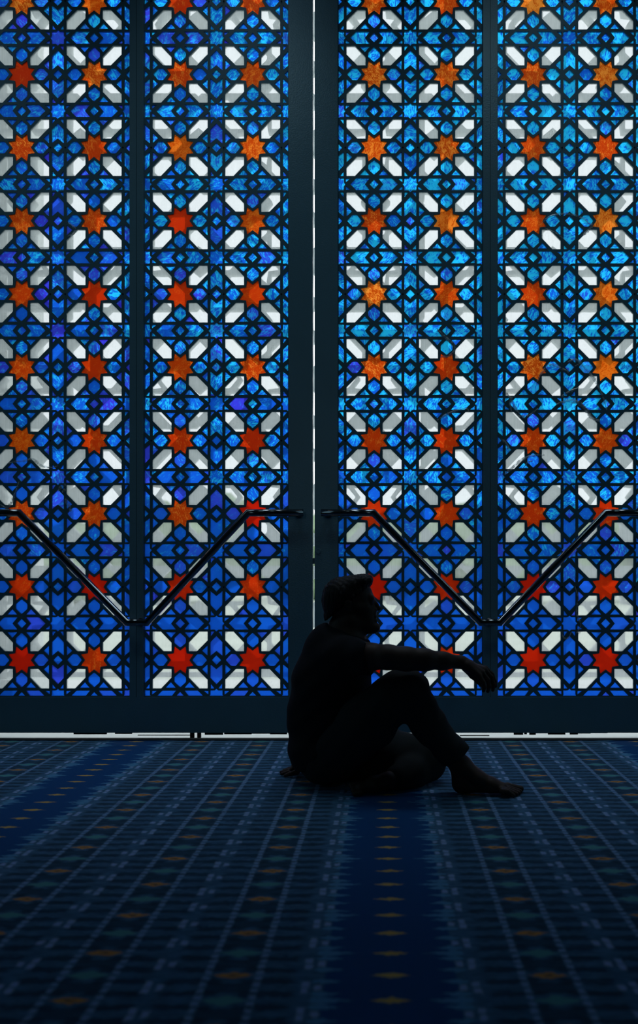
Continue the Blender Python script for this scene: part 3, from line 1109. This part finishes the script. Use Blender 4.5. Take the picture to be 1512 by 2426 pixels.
# far (left) leg folded flat, its foot tucked under the raised leg
body.chain([(A3(795, 1795, 3.68), 0.085), (A3(900, 1800, 3.68), 0.076), (A3(1004, 1806, 3.635), 0.062)], 0.03)
body.chain([(A3(1008, 1808, 3.63), 0.060), (A3(975, 1830, 3.55), 0.050), (A3(935, 1846, 3.49), 0.036)], 0.02)
B(A3(932, 1849, 3.49), A3(917, 1852, 3.455), 0.033, 0.030, 0.012)
body.chain([(A3(917, 1850, 3.46), 0.032), (A3(885, 1858, 3.44), 0.028), (A3(855, 1866, 3.43), 0.019), (A3(842, 1869, 3.43), 0.012)], 0.014, 1.2)
for k in range(5):
    r = (0.012, 0.0092, 0.009, 0.0088, 0.0085)[k]
    p0 = Vector(A3(855, 1866, 3.445 - 0.012 * k)); p0.z = 0.040 - 0.0065 * k
    p1 = p0 + Vector((-0.034 + 0.003 * k, -0.006, -0.008)); p1.z = max(p1.z, r + 0.001)
    body.chain([(tuple(p0), r * 1.05), (tuple(p1), r)], 0.004)
me = body.mesh('body')
bo = link_mesh('body', me, M_SKIN, man)

# ---- hair
hair = Field((-0.26, 3.44, 0.60), (0.02, 3.73, 0.85), 0.003)
hair.chain([(A3(812, 1415, HY), 0.0790), (A3(838, 1409, HY), 0.0760)], 0.01, 1.0)
hair.prim(A3(800, 1436, HY), A3(793, 1458, HY), 0.056, 0.042, 0.02, 1.25)
hair.prim(A3(800, 1458, HY), A3(798, 1464, HY), 0.041, 0.036, 0.012, 1.3)
for yy, up in ((-0.045, 3), (-0.022, 0), (0.0, -1), (0.022, 0), (0.045, 3)):       # brushed-up front
    hair.chain([(A3(838, 1384 + up, HY + yy), 0.026), (A3(858, 1376 + up, HY + yy), 0.0215), (A3(873, 1373 + up, HY + yy * 0.9), 0.0150)], 0.012)
for sgn in (-1, 1):
    hair.prim(A3(838, 1415, HY + sgn * 0.070), A3(838, 1436, HY + sgn * 0.067), 0.011, 0.006, 0.008)
pa, pb = at(879, 1385, HY), at(846, 1408, HY)
dv = pb - pa
hair2 = hair.d.copy()
hair.half(tuple(pa), (-dv.z * -1, 0, dv.x) if False else (0.62, 0, -0.78), 0.006)
front = hair.d
# keep the brushed-up tuft in front of the cut
hair.d = front
hair.chain([(A3(850, 1381, HY - 0.030), 0.020), (A3(870, 1375, HY - 0.026), 0.0165)], 0.012)
hair.chain([(A3(850, 1379, HY), 0.022), (A3(870, 1374, HY), 0.0175), (A3(870, 1381, HY), 0.0150)], 0.012)
hair.chain([(A3(850, 1381, HY + 0.030), 0.020), (A3(870, 1375, HY + 0.026), 0.0165)], 0.012)
rs = np.random.RandomState(3)
hair.wrinkle(lambda X, Y, Z: 0.0016 * np.sin(X * 260 + 40 * Z) * np.sin(Y * 300 + 20 * X) + 0.0010 * np.sin(X * 520 - Y * 400))
tag(link_mesh('hair', hair.mesh('hair'), M_HAIR, man), 'short black hair brushed up at the front')

# ---- t-shirt
shirt = Field((-0.42, 3.28, 0.02), (0.12, 3.98, 0.70), 0.004)
shirt.prim(A3(763, 1790, 3.56), A3(768, 1790, 3.70), 0.100, 0.100, 0.03)
shirt.chain([(A3(764, 1762, 3.63), 0.136), (A3(770, 1690, 3.63), 0.137), (A3(786, 1615, 3.62), 0.146), (A3(797, 1562, 3.61), 0.134)], 0.04, 1.16)
shirt.prim(A3(815, 1562, 3.47), A3(818, 1560, 3.76), 0.080, 0.080, 0.05)
shirt.prim(A3(800, 1530, 3.60), A3(818, 1512, 3.60), 0.098, 0.082, 0.05, 1.1)
shirt.chain([(A3(838, 1553, 3.45), 0.0705), (A3(866, 1557, 3.405), 0.0600), (A3(905, 1558, 3.36), 0.0560)], 0.03)
shirt.chain([(A3(812, 1556, 3.77), 0.068), (A3(775, 1635, 3.83), 0.058)], 0.03)
shirt.half(A3(874, 1557, 3.39), (0.94, -0.30, 0.10), 0.004)              # sleeve ends (near arm)
pn = at(818, 1494, HY)
shirt.half(tuple(pn), (0.40, 0, 1.0), 0.006)                              # neckline
shirt.half((0, 0, 0.055), (0, 0, -1), 0.02)                               # hem
shirt.wrinkle(lambda X, Y, Z: 0.0030 * np.sin(34 * (Z + 0.55 * X) + 3 * np.sin(9 * Y)) * np.clip((0.50 - Z) * 3, 0, 1) + 0.0016 * np.sin(70 * (X - Z) + 11 * Y))
tag(link_mesh('t_shirt', shirt.mesh('t_shirt'), M_SHIRT, man), 'black short-sleeved t-shirt')

# ---- trousers
tro = Field((-0.40, 3.26, 0.004), (0.36, 3.86, 0.52), 0.004)
tro.prim(A3(768, 1797, 3.55), A3(778, 1797, 3.71), 0.0985, 0.0985, 0.03)
tro.prim(A3(775, 1775, 3.60), A3(785, 1770, 3.66), 0.120, 0.120, 0.03)
tro.chain([(A3(792, 1785, 3.545), 0.105), (A3(874, 1708, 3.46), 0.103), (A3(930, 1656, 3.43), 0.085), (A3(962, 1641, 3.42), 0.076)], 0.03)
tro.prim(A3(938, 1618, 3.43), A3(985, 1622, 3.42), 0.046, 0.046, 0.02)
tro.chain([(A3(968, 1640, 3.42), 0.073), (A3(1020, 1722, 3.43), 0.066), (A3(1066, 1778, 3.44), 0.056), (A3(1090, 1812, 3.445), 0.055)], 0.02)
tro.chain([(A3(1078, 1768, 3.44), 0.040), (A3(1100, 1774, 3.44), 0.020)], 0.015, 1.4)   # loose cuff
nrm = Vector(A3(1100, 1806, 3.44)) - Vector(A3(1076, 1772, 3.44))
hem_keep = tro.d.copy()
tro.half(A3(1085, 1792, 3.445), tuple(nrm), 0.006)
# the folded leg lies beyond the hem plane in places, so it is added after the cut
tro.chain([(A3(800, 1793, 3.68), 0.102), (A3(905, 1788, 3.68), 0.105), (A3(1002, 1796, 3.635), 0.088)], 0.03)
tro.chain([(A3(1008, 1806, 3.63), 0.078), (A3(975, 1830, 3.55), 0.062), (A3(944, 1842, 3.50), 0.050)], 0.02)
tro.half((0, 0, 0.006), (0, 0, -1), 0.004)
tro.wrinkle(lambda X, Y, Z: 0.0032 * np.sin(40 * (0.7 * X + Z) + 4 * np.sin(8 * Y)) * np.clip((Z - 0.02) * 8, 0, 1) * np.clip((0.42 - Z) * 8, 0, 1) + 0.0012 * np.sin(85 * X - 60 * Z + 12 * Y))
tag(link_mesh('trousers', tro.mesh('trousers'), M_TROUSERS, man), 'loose dark trousers with wide hems')


# ------------------------------------------------------------------ scraps of clear film on the glass
def film(paths, widths, label):
    """Crinkled ribbon(s) of clear plastic film clinging to the inside of the glass."""
    bm = bmesh.new()
    rng = random.Random(len(label) * 7 + int(paths[0][0][0]))
    c0 = paths[0][len(paths[0]) // 2]
    root_p = at(c0[0], c0[1], YD)
    for path, wd in zip(paths, widths):
        P = [Vector((dx(x), 0, dz(y))) for x, y in path]
        pts = []
        for i in range(len(P) - 1):                      # Catmull-Rom
            p0, p1, p2, p3 = P[max(0, i - 1)], P[i], P[i + 1], P[min(len(P) - 1, i + 2)]
            for t in (k / 6 for k in range(6)):
                pts.append(0.5 * ((2 * p1) + (p2 - p0) * t + (2 * p0 - 5 * p1 + 4 * p2 - p3) * t * t + (3 * p1 - p0 - 3 * p2 + p3) * t ** 3))
        pts.append(P[-1])
        n = len(pts)
        prev = None
        for i, p in enumerate(pts):
            t = (pts[min(n - 1, i + 1)] - pts[max(0, i - 1)]).normalized()
            s = Vector((-t.z, 0, t.x))
            w = 1.35 * wd / SC * (0.35 + 0.65 * math.sin(math.pi * (i + 0.7) / (n + 0.4))) * rng.uniform(0.7, 1.3)
            row = []
            for k, (o, yy) in enumerate(((-1, -0.001), (-0.35, -0.004), (0.3, -0.0025), (1, -0.001))):
                yj = YD + yy + rng.uniform(-0.0012, 0.0008)
                row.append((p + s * (o * w / 2 + rng.uniform(-0.0006, 0.0006)), yj))
            vs = [bm.verts.new((q.x, yj, q.z)) for q, yj in row]
            vb = [bm.verts.new((q.x, yj + 0.0007, q.z)) for q, yj in row]
            cur = vs + vb[::-1]
            if prev:
                for k in range(8):
                    bm.faces.new((prev[k], cur[k], cur[(k + 1) % 8], prev[(k + 1) % 8]))
            else:
                bm.faces.new(cur)
            prev = cur
        bm.faces.new(prev[::-1])
    o = bm_finish('plastic_film_scrap', bm, M_FILM, None, smooth=True)
    tag(o, label, 'plastic film', 'film scraps on the door glass')
    return o


film([[(1200, 930), (1214, 952), (1230, 982), (1250, 986), (1275, 968)], [(1212, 975), (1208, 955), (1214, 940)]], (5, 4),
     'curl of clear film below the middle of the right-hand panel, next to its middle bar')
film([[(1272, 905), (1285, 882), (1305, 864), (1328, 872), (1348, 882)], [(1345, 858), (1362, 852), (1376, 860), (1362, 868)],
      [(1376, 862), (1394, 880), (1412, 906), (1426, 932), (1438, 972)]], (5, 4, 4),
     'large arch of crinkled clear film between two stars in the right-hand panel')
film([[(1318, 958), (1345, 950), (1372, 955), (1390, 972), (1402, 990), (1422, 998)], [(1325, 945), (1345, 930), (1372, 918)]], (7, 4),
     'crumpled band of clear film under the large arch of film')
film([[(1196, 1124), (1210, 1112), (1236, 1090), (1262, 1080), (1290, 1078)], [(1240, 1110), (1250, 1096), (1262, 1092)]], (5, 3),
     'slanting strip of clear film low in the right-hand panel, above the handle')
film([[(1188, 1040), (1200, 1052), (1208, 1070)]], (5,), 'short hook of clear film beside the right-hand middle bar')
film([[(1284, 530), (1304, 512), (1345, 507), (1382, 518), (1404, 540)], [(1378, 560), (1395, 545), (1404, 530)], [(1290, 540), (1318, 552), (1340, 570)]], (3, 5, 2),
     'flat arch of clear film high in the right-hand panel')
film([[(1036, 996), (1058, 982), (1084, 972), (1108, 968)], [(1108, 969), (1111, 975)]], (4, 3),
     'thin strip of clear film under a crossing, in the panel right of the door gap')
film([[(1035, 778), (1052, 796), (1070, 812), (1078, 828), (1066, 842), (1044, 846)]], (5,),
     'hook of clear film above a star, in the panel right of the door gap')
film([[(1362, 1388), (1370, 1420), (1366, 1452), (1376, 1480), (1366, 1500)], [(1331, 1495), (1335, 1510), (1346, 1512), (1354, 1498)]], (3, 3),
     'thread of clear film hanging over the lower part of the right-hand panel')
film([[(2, 1196), (14, 1203), (28, 1190), (38, 1165), (46, 1140)]], (5,), 'curved strip of clear film above the bend of the left handle')
film([[(18, 1098), (36, 1094), (60, 1092), (78, 1088), (100, 1104), (124, 1108), (138, 1103)]], (4,),
     'wavy line of clear film at the left edge, above the handle')
film([[(138, 1164), (146, 1152), (156, 1148)], [(148, 1168), (154, 1158)], [(155, 1182), (163, 1198), (168, 1212)]], (5, 5, 6),
     'crumpled knot of clear film left of a star in the leftmost panel')
film([[(162, 528), (172, 535), (178, 544), (174, 554), (160, 560)]], (4,), 'small loop of clear film left of a star, high in the leftmost panel')
